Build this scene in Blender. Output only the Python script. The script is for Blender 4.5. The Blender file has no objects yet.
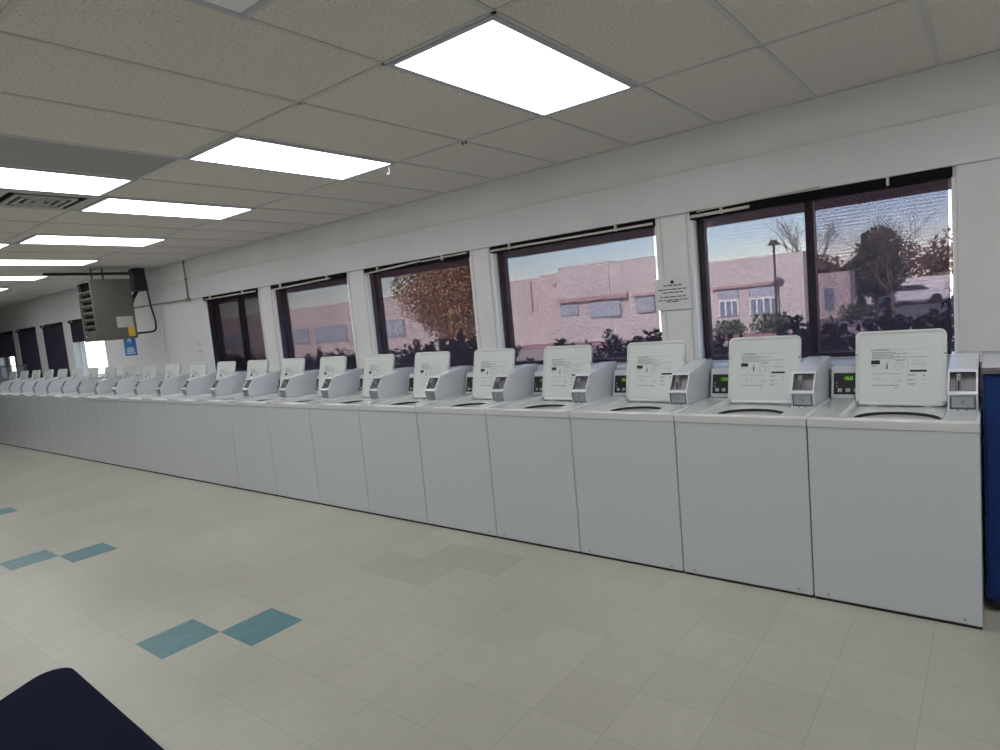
import bpy, bmesh, math, random
from mathutils import Vector, Matrix
random.seed(7)
SC = bpy.context.scene
COL = SC.collection
PI = math.pi
T = 0.6096            # two-foot ceiling module
CEIL = 2.663
WY = 4.35             # inner face of the window wall
ORD = ['first', 'second', 'third', 'fourth', 'fifth', 'sixth', 'seventh', 'eighth', 'ninth', 'tenth', 'eleventh', 'twelfth',
       'thirteenth', 'fourteenth', 'fifteenth', 'sixteenth', 'seventeenth', 'eighteenth', 'nineteenth', 'twentieth',
       'twenty-first', 'twenty-second', 'twenty-third', 'twenty-fourth']

# ------------------------------------------------------------------ materials
def mat(name, color, rough=0.5, metal=0.0, spec=0.5, coat=0.0, noise=None, bump=None, emit=None, emit_strength=0):
    m = bpy.data.materials.new(name); m.use_nodes = True
    nt = m.node_tree; b = nt.nodes['Principled BSDF']
    b.inputs['Base Color'].default_value = (*color, 1)
    b.inputs['Roughness'].default_value = rough
    b.inputs['Metallic'].default_value = metal
    b.inputs['Specular IOR Level'].default_value = spec
    b.inputs['Coat Weight'].default_value = coat
    b.inputs['Coat Roughness'].default_value = 0.12
    tc = nt.nodes.new('ShaderNodeTexCoord')
    if noise:
        sc, amt = noise
        n = nt.nodes.new('ShaderNodeTexNoise'); n.inputs['Scale'].default_value = sc; n.inputs['Detail'].default_value = 5
        r = nt.nodes.new('ShaderNodeValToRGB')
        r.color_ramp.elements[0].position = 0.3; r.color_ramp.elements[1].position = 0.7
        r.color_ramp.elements[0].color = (*[max(0, c*(1-amt)) for c in color], 1)
        r.color_ramp.elements[1].color = (*[min(1, c*(1+amt)) for c in color], 1)
        nt.links.new(tc.outputs['Object'], n.inputs['Vector'])
        nt.links.new(n.outputs['Fac'], r.inputs['Fac']); nt.links.new(r.outputs['Color'], b.inputs['Base Color'])
    if bump:
        sc, st, d = bump
        n2 = nt.nodes.new('ShaderNodeTexNoise'); n2.inputs['Scale'].default_value = sc; n2.inputs['Detail'].default_value = 3
        bp = nt.nodes.new('ShaderNodeBump'); bp.inputs['Strength'].default_value = st; bp.inputs['Distance'].default_value = d
        nt.links.new(tc.outputs['Object'], n2.inputs['Vector'])
        nt.links.new(n2.outputs['Fac'], bp.inputs['Height']); nt.links.new(bp.outputs['Normal'], b.inputs['Normal'])
    if emit:
        b.inputs['Emission Color'].default_value = (*emit, 1); b.inputs['Emission Strength'].default_value = emit_strength
    return m

M = {}
M['wall'] = mat('wall_paint', (0.81, 0.80, 0.80), 0.6, noise=(3, 0.03), bump=(60, 0.15, 0.002))
M['trimpaint'] = mat('trim_paint', (0.73, 0.725, 0.735), 0.45, noise=(4, 0.025))
M['jamb'] = mat('jamb_paint', (0.88, 0.89, 0.91), 0.5)
M['grid'] = mat('ceiling_grid_metal', (0.62, 0.61, 0.60), 0.5)
M['washer'] = mat('white_enamel', (0.625, 0.662, 0.71), 0.22, coat=0.35)
M['worktop'] = mat('white_porcelain_top', (0.70, 0.72, 0.73), 0.14, coat=0.6)
M['lid'] = mat('lid_enamel', (0.69, 0.73, 0.715), 0.3, coat=0.2)
M['coin'] = mat('coin_box_enamel', (0.69, 0.715, 0.785), 0.25, coat=0.3)
M['recess'] = mat('recess_shadow_hardware_grey', (0.33, 0.33, 0.35), 0.5)  # greyer than the enamel for shadow in the coin recesses; hardware shares it
M['steel'] = mat('brushed_steel', (0.46, 0.48, 0.53), 0.3, 0.8)
M['chrome'] = mat('chrome', (0.85, 0.85, 0.87), 0.12, 1.0)
M['black'] = mat('black_plastic', (0.014, 0.014, 0.016), 0.35)
M['rubber'] = mat('black_rubber', (0.012, 0.012, 0.012), 0.6)
M['ink'] = mat('black_ink', (0.02, 0.02, 0.03), 0.6)
M['greyink'] = mat('grey_ink', (0.30, 0.31, 0.33), 0.6)
M['beige'] = mat('tub_ring_beige', (0.66, 0.64, 0.58), 0.4)
M['tub'] = mat('tub_steel', (0.45, 0.45, 0.45), 0.35, 0.7)
M['display'] = mat('green_display', (0.01, 0.03, 0.005), 0.3)
M['digit'] = mat('green_digits', (0.1, 0.3, 0.02), 0.5, emit=(0.35, 0.9, 0.05), emit_strength=0.55)
M['button'] = mat('grey_button', (0.45, 0.47, 0.48), 0.4)
M['bronze'] = mat('bronze_frame', (0.022, 0.020, 0.024), 0.4)
M['whitemetal'] = mat('white_metal', (0.74, 0.74, 0.75), 0.4)
M['rod'] = mat('cream_rod', (0.66, 0.63, 0.58), 0.4)
M['fixture'] = mat('fixture_metal', (0.50, 0.50, 0.56), 0.45)
M['prism'] = mat('prismatic_plastic', (0.90, 0.90, 0.93), 0.25)
M['diffuser'] = mat('lit_diffuser', (0.85, 0.85, 0.85), 0.4, emit=(0.985, 0.995, 1.0), emit_strength=5.4)
M['darktile'] = mat('grey_smooth_tile', (0.40, 0.39, 0.395), 0.8)
M['vent'] = mat('vent_grille_metal', (0.50, 0.50, 0.48), 0.5)
M['dark'] = mat('void_shadow_black', (0.010, 0.010, 0.011), 0.9, spec=0.1)  # black put in for shadow at the window heads and behind louvers
M['heater'] = mat('heater_taupe_metal', (0.115, 0.115, 0.098), 0.5, noise=(5, 0.05))
M['heaterslat'] = mat('heater_slat_metal', (0.20, 0.20, 0.175), 0.45)
M['yellow'] = mat('yellow_sticker', (0.72, 0.45, 0.04), 0.5)
M['paper'] = mat('white_paper', (0.74, 0.75, 0.78), 0.6)
M['labelpaper'] = mat('grey_label_paper', (0.50, 0.50, 0.48), 0.6)
M['posterblue'] = mat('poster_blue', (0.03, 0.20, 0.50), 0.5)
M['posterwhite'] = mat('poster_white', (0.75, 0.82, 0.88), 0.5)
M['pipe'] = mat('dark_pipe', (0.055, 0.045, 0.035), 0.6)
M['cable'] = mat('black_cable', (0.02, 0.02, 0.025), 0.5)
M['conduit'] = mat('grey_conduit', (0.25, 0.24, 0.22), 0.5)
M['navy'] = mat('navy_cabinet_paint', (0.008, 0.034, 0.16), 0.5, spec=0.25, noise=(6, 0.06))
M['countergrey'] = mat('taupe_counter_edge', (0.16, 0.15, 0.15), 0.5)
M['countertop'] = mat('pale_laminate', (0.58, 0.60, 0.64), 0.35)
M['table'] = mat('navy_laminate', (0.007, 0.009, 0.028), 0.75, spec=0.06, noise=(40, 0.08))
M['tableedge'] = mat('navy_edge_band', (0.022, 0.020, 0.065), 0.5, spec=0.25)
M['tableleg'] = mat('black_table_leg', (0.03, 0.03, 0.035), 0.4, 0.4)
M['clear'] = mat('frosted_plastic', (0.62, 0.68, 0.66), 0.3)
M['clear'].node_tree.nodes['Principled BSDF'].inputs['Alpha'].default_value = 0.16
# outdoors
M['stucco'] = mat('pink_stucco', (0.52, 0.455, 0.432), 0.9, noise=(0.8, 0.04))
M['stucco2'] = mat('tan_pink_stucco', (0.53, 0.445, 0.405), 0.9, noise=(0.8, 0.04))
M['lintel'] = mat('stucco_lintel_brown', (0.42, 0.28, 0.26), 0.9)
M['glassdark'] = mat('far_window_glass', (0.20, 0.24, 0.29), 0.15)
M['blind'] = mat('far_window_blind', (0.35, 0.38, 0.42), 0.6)
M['asphalt'] = mat('asphalt', (0.16, 0.155, 0.16), 0.9, noise=(3, 0.1))
M['gravel'] = mat('gravel_ground', (0.40, 0.34, 0.31), 0.95, noise=(6, 0.15))
M['kerb'] = mat('red_kerb', (0.34, 0.20, 0.20), 0.8)
M['concrete'] = mat('concrete_walk', (0.52, 0.50, 0.47), 0.85, noise=(2, 0.05))
M['eave'] = mat('eave_brown', (0.24, 0.155, 0.135), 0.8)
M['bark'] = mat('bark', (0.13, 0.10, 0.085), 0.9, noise=(12, 0.2))
M['twig'] = mat('twig_bark', (0.16, 0.125, 0.105), 0.9)
M['hedge'] = mat('hedge_leaf', (0.050, 0.078, 0.065), 0.7, noise=(5, 0.3))
M['shrub'] = mat('shrub_leaf', (0.075, 0.10, 0.06), 0.7, noise=(3, 0.3))
M['evergreen'] = mat('evergreen_needle', (0.045, 0.065, 0.045), 0.8, noise=(2, 0.3))
M['autumn'] = mat('autumn_leaf', (0.33, 0.18, 0.075), 0.7, noise=(1.5, 0.35))
M['brownleaf'] = mat('brown_winter_leaf', (0.17, 0.115, 0.09), 0.8, noise=(2, 0.25))
M['carwhite'] = mat('car_white_paint', (0.70, 0.70, 0.72), 0.25, coat=0.5)
M['carglass'] = mat('car_glass', (0.03, 0.04, 0.05), 0.1)
M['tyre'] = mat('tyre', (0.015, 0.015, 0.015), 0.8)
M['taillight'] = mat('red_tail_light', (0.55, 0.03, 0.04), 0.3)
M['outerwall'] = mat('pale_sunlit_wall', (0.80, 0.77, 0.70), 0.8)

def ceiling_mat():
    m = mat('acoustic_tile', (0.455, 0.437, 0.405), 0.95)
    nt = m.node_tree; b = nt.nodes['Principled BSDF']; tc = nt.nodes['Texture Coordinate']
    n = nt.nodes.new('ShaderNodeTexNoise'); n.inputs['Scale'].default_value = 95; n.inputs['Detail'].default_value = 2
    mp = nt.nodes.new('ShaderNodeMapping'); mp.inputs['Scale'].default_value = (1, 0.85, 1)
    r = nt.nodes.new('ShaderNodeValToRGB')
    r.color_ramp.elements[0].position = 0.30; r.color_ramp.elements[0].color = (0.50, 0.46, 0.41, 1)
    r.color_ramp.elements[1].position = 0.43; r.color_ramp.elements[1].color = (0.765, 0.72, 0.665, 1)
    bp = nt.nodes.new('ShaderNodeBump'); bp.inputs['Strength'].default_value = 0.4; bp.inputs['Distance'].default_value = 0.003
    nt.links.new(tc.outputs['Object'], mp.inputs['Vector']); nt.links.new(mp.outputs['Vector'], n.inputs['Vector'])
    nt.links.new(n.outputs['Fac'], r.inputs['Fac']); nt.links.new(r.outputs['Color'], b.inputs['Base Color'])
    nt.links.new(n.outputs['Fac'], bp.inputs['Height']); nt.links.new(bp.outputs['Normal'], b.inputs['Normal'])
    return m
M['ceil'] = ceiling_mat()

def floor_mat(name, color, amt=0.03):
    """vinyl composition tile: mottled, with a thin dark joint every 0.3048 m"""
    m = mat(name, color, 0.30, spec=0.35)
    nt = m.node_tree; b = nt.nodes['Principled BSDF']; L = nt.links.new
    tc = nt.nodes['Texture Coordinate']
    n = nt.nodes.new('ShaderNodeTexNoise'); n.inputs['Scale'].default_value = 9; n.inputs['Detail'].default_value = 8; n.inputs['Roughness'].default_value = 0.75
    mp = nt.nodes.new('ShaderNodeMapping'); mp.inputs['Scale'].default_value = (2.2, 0.7, 1); mp.inputs['Rotation'].default_value = (0, 0, 0.5)
    r = nt.nodes.new('ShaderNodeValToRGB')
    r.color_ramp.elements[0].position = 0.32; r.color_ramp.elements[0].color = (*[c*(1-amt*1.6) for c in color], 1)
    r.color_ramp.elements[1].position = 0.66; r.color_ramp.elements[1].color = (*[min(1, c*(1+amt)) for c in color], 1)
    L(tc.outputs['Object'], mp.inputs['Vector']); L(mp.outputs['Vector'], n.inputs['Vector']); L(n.outputs['Fac'], r.inputs['Fac'])
    big = nt.nodes.new('ShaderNodeTexNoise'); big.inputs['Scale'].default_value = 0.9; big.inputs['Detail'].default_value = 4
    br = nt.nodes.new('ShaderNodeMapRange'); br.inputs['From Min'].default_value = 0.3; br.inputs['From Max'].default_value = 0.7
    br.inputs['To Min'].default_value = 0.88; br.inputs['To Max'].default_value = 1.07
    L(tc.outputs['Object'], big.inputs['Vector']); L(big.outputs['Fac'], br.inputs['Value'])
    sx = nt.nodes.new('ShaderNodeSeparateXYZ'); L(tc.outputs['Object'], sx.inputs[0])
    def joint(o, off):
        a = nt.nodes.new('ShaderNodeMath'); a.operation = 'SUBTRACT'; L(o, a.inputs[0]); a.inputs[1].default_value = off
        p = nt.nodes.new('ShaderNodeMath'); p.operation = 'PINGPONG'; L(a.outputs[0], p.inputs[0]); p.inputs[1].default_value = 0.1524
        q = nt.nodes.new('ShaderNodeMath'); q.operation = 'LESS_THAN'; L(p.outputs[0], q.inputs[0]); q.inputs[1].default_value = 0.0016
        return q.outputs[0]
    mx = nt.nodes.new('ShaderNodeMath'); mx.operation = 'MAXIMUM'
    L(joint(sx.outputs['X'], -3.5816), mx.inputs[0]); L(joint(sx.outputs['Y'], 1.2309), mx.inputs[1])
    mul = nt.nodes.new('ShaderNodeMix'); mul.data_type = 'RGBA'; mul.blend_type = 'MULTIPLY'; mul.inputs['Factor'].default_value = 1
    cc = nt.nodes.new('ShaderNodeCombineColor')
    for i in range(3): L(br.outputs['Result'], cc.inputs[i])
    L(r.outputs['Color'], mul.inputs['A']); L(cc.outputs[0], mul.inputs['B'])
    jm = nt.nodes.new('ShaderNodeMix'); jm.data_type = 'RGBA'
    sf = nt.nodes.new('ShaderNodeMath'); sf.operation = 'MULTIPLY'; sf.inputs[1].default_value = 0.45; L(mx.outputs[0], sf.inputs[0])
    L(sf.outputs[0], jm.inputs['Factor']); L(mul.outputs['Result'], jm.inputs['A']); jm.inputs['B'].default_value = (*[c*0.45 for c in color], 1)
    L(jm.outputs['Result'], b.inputs['Base Color'])
    return m
CREAM = (0.455, 0.447, 0.387)
M['vct'] = floor_mat('cream_vinyl_tile', CREAM)
M['vct_b'] = floor_mat('cream_vinyl_tile_pale', tuple(c*1.035 for c in CREAM))
M['vct_c'] = floor_mat('cream_vinyl_tile_warm', (0.448, 0.438, 0.374))
M['vct_patch'] = floor_mat('greyer_vinyl_tile', (0.40, 0.394, 0.347), 0.05)
M['vct_teal'] = floor_mat('teal_vinyl_tile', (0.115, 0.245, 0.275), 0.12)

def shade_mat(name, color, openness, density):
    """woven solar screen: part open holes, part thread, plus absorption along the path through the weave"""
    m = bpy.data.materials.new(name); m.use_nodes = True
    nt = m.node_tree; nt.nodes.clear(); L = nt.links.new
    out = nt.nodes.new('ShaderNodeOutputMaterial')
    tr = nt.nodes.new('ShaderNodeBsdfTransparent'); tr.inputs['Color'].default_value = (0.99, 0.958, 1.0, 1)
    df = nt.nodes.new('ShaderNodeBsdfDiffuse'); df.inputs['Color'].default_value = (*color, 1)
    mx = nt.nodes.new('ShaderNodeMixShader')
    tl = nt.nodes.new('ShaderNodeBsdfTranslucent'); tl.inputs['Color'].default_value = (*[min(1, c*3.2) for c in color], 1)
    th = nt.nodes.new('ShaderNodeMixShader'); th.inputs['Fac'].default_value = 0.6
    tc = nt.nodes.new('ShaderNodeTexCoord')
    w = nt.nodes.new('ShaderNodeTexWave'); w.bands_direction = 'Z'; w.inputs['Scale'].default_value = 14
    w.inputs['Distortion'].default_value = 1.2; w.inputs['Detail'].default_value = 1; w.inputs['Detail Scale'].default_value = 0.7
    n = nt.nodes.new('ShaderNodeTexNoise'); n.inputs['Scale'].default_value = 2.2
    mr = nt.nodes.new('ShaderNodeMapRange'); mr.inputs['To Min'].default_value = 1-openness-0.018; mr.inputs['To Max'].default_value = 1-openness+0.018
    ad = nt.nodes.new('ShaderNodeMath'); ad.operation = 'MULTIPLY_ADD'; ad.inputs[1].default_value = 0.10; 
    L(tc.outputs['Object'], w.inputs['Vector']); L(tc.outputs['Object'], n.inputs['Vector'])
    L(w.outputs['Fac'], mr.inputs['Value']); L(n.outputs['Fac'], ad.inputs[0]); L(mr.outputs['Result'], ad.inputs[2])
    sb = nt.nodes.new('ShaderNodeMath'); sb.operation = 'SUBTRACT'; sb.inputs[1].default_value = 0.05; L(ad.outputs[0], sb.inputs[0])
    L(sb.outputs[0], mx.inputs['Fac']); L(tr.outputs[0], mx.inputs[1]); L(df.outputs[0], th.inputs[1]); L(tl.outputs[0], th.inputs[2]); L(th.outputs[0], mx.inputs[2]); L(mx.outputs[0], out.inputs['Surface'])
    va = nt.nodes.new('ShaderNodeVolumeAbsorption'); va.inputs['Color'].default_value = (0.075, 0.055, 0.07, 1); va.inputs['Density'].default_value = density
    L(va.outputs[0], out.inputs['Volume'])
    return m
M['shade'] = shade_mat('bronze_solar_screen', (0.115, 0.085, 0.105), 0.66, 450)
M['shade_mid'] = shade_mat('dim_bronze_solar_screen', (0.085, 0.065, 0.085), 0.58, 680)
M['shade_dense'] = shade_mat('charcoal_solar_screen', (0.105, 0.090, 0.125), 0.30, 700)

M['screen'] = shade_mat('insect_screen_mesh', (0.06, 0.06, 0.075), 0.82, 10)
M['screen'].node_tree.nodes['Wave Texture'].inputs['Scale'].default_value = 15
for _n in M['screen'].node_tree.nodes:
    if _n.type == 'MAP_RANGE': _n.inputs['To Min'].default_value = .155; _n.inputs['To Max'].default_value = .225
def glass_mat():
    m = bpy.data.materials.new('clear_window_glass'); m.use_nodes = True
    nt = m.node_tree; nt.nodes.clear(); L = nt.links.new
    out = nt.nodes.new('ShaderNodeOutputMaterial')
    tr = nt.nodes.new('ShaderNodeBsdfTransparent'); tr.inputs['Color'].default_value = (0.95, 0.96, 0.97, 1)
    gl = nt.nodes.new('ShaderNodeBsdfGlossy'); gl.inputs['Roughness'].default_value = 0.02; gl.inputs['Color'].default_value = (0.9, 0.9, 0.95, 1)
    mx = nt.nodes.new('ShaderNodeMixShader'); mx.inputs['Fac'].default_value = 0.04
    L(tr.outputs[0], mx.inputs[1]); L(gl.outputs[0], mx.inputs[2]); L(mx.outputs[0], out.inputs['Surface'])
    return m
M['glass'] = glass_mat()

# ------------------------------------------------------------------ mesh helpers
def box(bm, x0, x1, y0, y1, z0, z1, bev=0, seg=2, mi=0):
    r = bmesh.ops.create_cube(bm, size=1.0)
    vs = r['verts']
    for v in vs:
        v.co = Vector(((x0+x1)/2 + v.co.x*(x1-x0), (y0+y1)/2 + v.co.y*(y1-y0), (z0+z1)/2 + v.co.z*(z1-z0)))
    fs = set(f for v in vs for f in v.link_faces)
    for f in fs: f.material_index = mi
    if bev > 0:
        es = list(set(e for v in vs for e in v.link_edges))
        bmesh.ops.bevel(bm, geom=es, offset=bev, segments=seg, affect='EDGES', profile=0.5)
def prism_x(bm, prof, x0, x1, mi=0):
    """polygon of (y,z) swept along x"""
    a = [bm.verts.new((x0, y, z)) for y, z in prof]; b = [bm.verts.new((x1, y, z)) for y, z in prof]
    n = len(prof); fs = [bm.faces.new(a[::-1]), bm.faces.new(b)]
    side = []
    for i in range(n):
        f = bm.faces.new((a[i], a[(i+1) % n], b[(i+1) % n], b[i])); side.append(f)
    for f in fs+side: f.material_index = mi
    bmesh.ops.recalc_face_normals(bm, faces=fs+side)
    return fs, side
def prism_z(bm, poly, z0, z1, mi=0):
    a = [bm.verts.new((x, y, z0)) for x, y in poly]; b = [bm.verts.new((x, y, z1)) for x, y in poly]
    n = len(poly); fs = [bm.faces.new(a[::-1]), bm.faces.new(b)]
    for i in range(n): fs.append(bm.faces.new((a[i], a[(i+1) % n], b[(i+1) % n], b[i])))
    for f in fs: f.material_index = mi
    bmesh.ops.recalc_face_normals(bm, faces=fs)
def tube(bm, pts, r, n=8, mi=0, r1=None):
    pts = [Vector(p) for p in pts]; rings = []
    for i, p in enumerate(pts):
        d = (pts[min(i+1, len(pts)-1)] - pts[max(i-1, 0)]).normalized()
        u = d.orthogonal().normalized() if i == 0 else (u - d*u.dot(d)).normalized()
        w = d.cross(u)
        rr = r if r1 is None else r + (r1-r)*i/(len(pts)-1)
        rings.append([bm.verts.new(p + (u*math.cos(2*PI*k/n) + w*math.sin(2*PI*k/n))*rr) for k in range(n)])
    for a, b in zip(rings, rings[1:]):
        for k in range(n):
            f = bm.faces.new((a[k], a[(k+1) % n], b[(k+1) % n], b[k])); f.material_index = mi; f.smooth = True
    for c in (rings[0][::-1], rings[-1]):
        f = bm.faces.new(c); f.material_index = mi
def cyl(bm, c, r, h, axis='Z', n=16, mi=0):
    c = Vector(c); d = {'X': Vector((1, 0, 0)), 'Y': Vector((0, 1, 0)), 'Z': Vector((0, 0, 1))}[axis]
    tube(bm, [c, c + d*h], r, n, mi)
def rrect(x0, x1, y0, y1, r, n=6):
    out = []
    for cx, cy, a0 in ((x1-r, y1-r, 0), (x0+r, y1-r, PI/2), (x0+r, y0+r, PI), (x1-r, y0+r, 1.5*PI)):
        for i in range(n+1):
            a = a0 + PI/2*i/n; out.append((cx + r*math.cos(a), cy + r*math.sin(a)))
    return out
def obj(name, bm, mats, parent=None, smooth=False):
    me = bpy.data.meshes.new(name)
    if smooth:
        for f in bm.faces: f.smooth = True
    bm.to_mesh(me); bm.free()
    if not isinstance(mats, (list, tuple)): mats = [mats]
    for m in mats: me.materials.append(m)
    o = bpy.data.objects.new(name, me); COL.objects.link(o)
    if parent is not None: o.parent = parent
    return o
def tag(o, label=None, cat=None, group=None, kind=None):
    if label: o['label'] = label
    if cat: o['category'] = cat
    if group: o['group'] = group
    if kind: o['kind'] = kind
    return o
def thing(name, label, cat, loc=(0, 0, 0), rz=0, group=None):
    o = bpy.data.objects.new(name, None); COL.objects.link(o); o.empty_display_size = 0.1
    o.location = loc; o.rotation_euler = (0, 0, rz)
    return tag(o, label, cat, group)
def struct(name, bm, m, parent=None):
    o = obj(name, bm, m, parent)
    if parent is None: o['kind'] = 'structure'
    return o
def copy_tree(o, parent=None):
    c = o.copy(); COL.objects.link(c)
    if parent is not None: c.parent = parent
    for ch in list(KIDS.get(o.name, [])): copy_tree(ch, c)
    return c
KIDS = {}
def index_kids(root):
    for o in bpy.data.objects:
        pass
    KIDS.clear()
    for o in list(bpy.data.objects):
        if o.parent is not None: KIDS.setdefault(o.parent.name, []).append(o)
def text_mesh(body, size, align='LEFT'):
    cu = bpy.data.curves.new('txt', 'FONT'); cu.body = body; cu.size = size; cu.align_x = align; cu.resolution_u = 2
    ob = bpy.data.objects.new('txt', cu); COL.objects.link(ob)
    bpy.context.view_layer.update()
    me = bpy.data.meshes.new_from_object(ob.evaluated_get(bpy.context.evaluated_depsgraph_get()))
    bpy.data.objects.remove(ob); bpy.data.curves.remove(cu)
    return me
def add_text(bm, body, size, fn, align='LEFT', mi=0):
    me = text_mesh(body, size, align)
    n0 = len(bm.verts); bm.from_mesh(me); bm.verts.ensure_lookup_table()
    f0 = [f for f in bm.faces if f.verts[0].index >= n0 or f.verts[0].index == -1]
    bm.verts.index_update()
    for v in list(bm.verts)[n0:]: v.co = Vector(fn(v.co.x, v.co.y))
    for f in bm.faces:
        if f.verts[0].index >= n0: f.material_index = mi
    bpy.data.meshes.remove(me)

# ------------------------------------------------------------------ the room shell
OPEN = [  # x0, x1 of each window opening, from the right
    (-1.65, -0.18), (-3.42, -1.91), (-5.08, -3.67), (-6.78, -5.38), (-8.41, -7.09),
    (-13.42, -11.95), (-14.93, -13.76), (-16.50, -15.30), (-18.05, -16.80)]
SILL, HEAD = 1.085, 2.12
XL, XR, YB = -24.0, 3.2, -4.2

bm = bmesh.new()                                   # floor: one mesh of foot-square tiles
X0, Y0, S = -3.5816, 1.2309, 0.3048
TEAL = set()
for k in range(-5, 3):
    if k in (1, 2): continue
    for j0 in (0,):
        TEAL.add((8*k, j0)); TEAL.add((8*k+1, j0+1))
PATCH = {(2, 4), (2, 5), (3, 5), (1, 4), (3, 6)}
PATCH = {(2, 4), (2, 5), (3, 5), (1, 4)}
i0, i1, j0, j1 = -66, 22, -17, 10
vv = {}
def fv(i, j):
    if (i, j) not in vv:
        vv[i, j] = bm.verts.new((min(max(X0+i*S, XL), XR), min(max(Y0+j*S, YB), WY+0.1), 0))
    return vv[i, j]
for i in range(i0-1, i1+1):
    for j in range(j0-1, j1+1):
        q = (fv(i, j), fv(i+1, j), fv(i+1, j+1), fv(i, j+1))
        if (q[1].co-q[0].co).length < 1e-4 or (q[3].co-q[0].co).length < 1e-4: continue
        f = bm.faces.new(q)
        f.material_index = 4 if (i, j) in TEAL else 3 if (i, j) in PATCH else random.choice((0, 0, 0, 1, 2))
struct('floor', bm, [M['vct'], M['vct_b'], M['vct_c'], M['vct_patch'], M['vct_teal']])

bm = bmesh.new(); box(bm, XL, XR, YB, WY+0.02, CEIL, CEIL+0.06); 
ceil = struct('ceiling', bm, M['ceil'])
def gx(k): return -2.0596 - T*k                   # ceiling grid line k (perpendicular to the window wall)
YA, YBL, YZ, YW = 1.9908, 3.2100, 0.7716, -0.4476
bm = bmesh.new()
for k in range(-8, 36):
    x = gx(k); box(bm, x-0.012, x+0.012, YB, WY, CEIL-0.005, CEIL)
for y in (YBL, YA, YZ, YW, YW-2*T, YW-4*T):
    box(bm, XL, XR, y-0.012, y+0.012, CEIL-0.005, CEIL)
box(bm, gx(0), gx(-1), 1.335, 1.359, CEIL-0.005, CEIL)
box(bm, XL, XR, WY-0.02, WY, CEIL-0.006, CEIL)
obj('ceiling_grid', bm, M['grid'], ceil)

bm = bmesh.new()                                   # window wall with real openings
box(bm, XL, XR, WY, WY+0.2, 0, SILL)
box(bm, XL, XR, WY, WY+0.2, HEAD, CEIL+0.06)
edges = [XR] + [v for a, b in OPEN for v in (b, a)] + [XL]
for a, b in zip(edges[0::2], edges[1::2]): box(bm, b, a, WY, WY+0.2, SILL, HEAD)
struct('wall_front', bm, M['wall'])
bm = bmesh.new(); box(bm, XL-0.15, XL, YB, WY+0.2, 0, CEIL+0.06); struct('wall_left', bm, M['wall'])
bm = bmesh.new(); box(bm, XR, XR+0.15, YB, WY+0.2, 0, CEIL+0.06); struct('wall_right', bm, M['wall'])
bm = bmesh.new(); box(bm, XL, XR, YB-0.15, YB, 0, CEIL+0.06); struct('wall_back', bm, M['wall'])
bm = bmesh.new(); box(bm, XL, XR, WY-0.03, WY, HEAD, 2.395, 0.004, 1); struct('trim_1', bm, M['trimpaint'])   # header board
bm = bmesh.new(); box(bm, -0.165, 0.6, WY-0.012, WY, 1.10, HEAD, 0.005, 2); struct('trim_2', bm, M['trimpaint'])  # panel right of the double window
bm = bmesh.new(); box(bm, -11.6, -9.72, WY-0.035, WY, 1.09, HEAD, 0.004, 1); struct('trim_3', bm, M['wall'])
bm = bmesh.new(); box(bm, XL, XR, 3.99, WY+0.01, 1.055, SILL+0.003, 0.004, 2); struct('trim_4', bm, M['washer'])  # long sill ledge
bm = bmesh.new(); box(bm, XL, XR, 4.02, WY, 0.0, 1.055); struct('trim_5', bm, M['wall'])                    # furred-out wall below it
bm = bmesh.new()
for x in (-1.875, -1.685, -3.64, -3.45, -5.35, -5.11, -7.06, -6.81):
    box(bm, x-0.006, x+0.006, WY-0.008, WY, SILL+0.01, HEAD, 0.002, 1)
struct('trim_6', bm, M['trimpaint'])               # thin battens on the piers

for n, (a, b) in enumerate(OPEN):                  # windows
    w = bpy.data.objects.new('window_%d' % (n+1), None); COL.objects.link(w); w.location = ((a+b)/2, WY, SILL); w['kind'] = 'structure'
    cx = (a+b)/2; h = (b-a)/2; z0, z1 = 0.0, HEAD-SILL
    bm = bmesh.new()
    box(bm, -h, -h+.05, 0.10, 0.16, z0, z1, 0.003, 1); rs_ = .012 if n == 0 else .028; box(bm, h-rs_, h, 0.10, 0.16, z0, z1, 0.003, 1)
    box(bm, -h+.05, h-.028, 0.10, 0.16, z0, z0+0.025, 0.003, 1); box(bm, -h+.05, h-.028, 0.10, 0.16, z1-0.05, z1, 0.003, 1)
    obj('frame', bm, M['bronze'] if n != 5 else M['jamb'], w)
    if n in (0, 4, 8):
        bm = bmesh.new(); xm = {0: -0.925, 4: -7.72, 8: -17.3}[n] - cx
        box(bm, xm-0.025, xm+0.025, 0.09, 0.165, z0+.025, z1-.05, 0.003, 1); obj('mullion', bm, M['bronze'], w)
    bm = bmesh.new(); box(bm, -h+.05, h-.028, 0.128, 0.132, z0+.025, z1-.05); obj('pane', bm, M['glass'], w)
    if n == 0:                                     # extra insect screen on the right-hand sash
        bm = bmesh.new(); box(bm, xm+.026, h-.013, 0.120, 0.1215, z0+.026, z1-.051); obj('insect_screen', bm, M['screen'], w)
    bm = bmesh.new()                               # painted reveal lining, left right and top
    box(bm, -h, -h+0.006, 0.0, 0.10, z0, z1); box(bm, h-0.006, h, 0.0, 0.10, z0, z1); box(bm, -h, h, 0.0, 0.10, z0-0.001, z0+0.008)
    obj('reveal', bm, M['jamb'], w)
    bm = bmesh.new(); box(bm, -h, h, -0.02, 0.09, z1-0.055, z1-0.001); obj('head_shadow_strip', bm, M['dark'], w)  # solid black strip painted as the shadow under the window head

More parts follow.
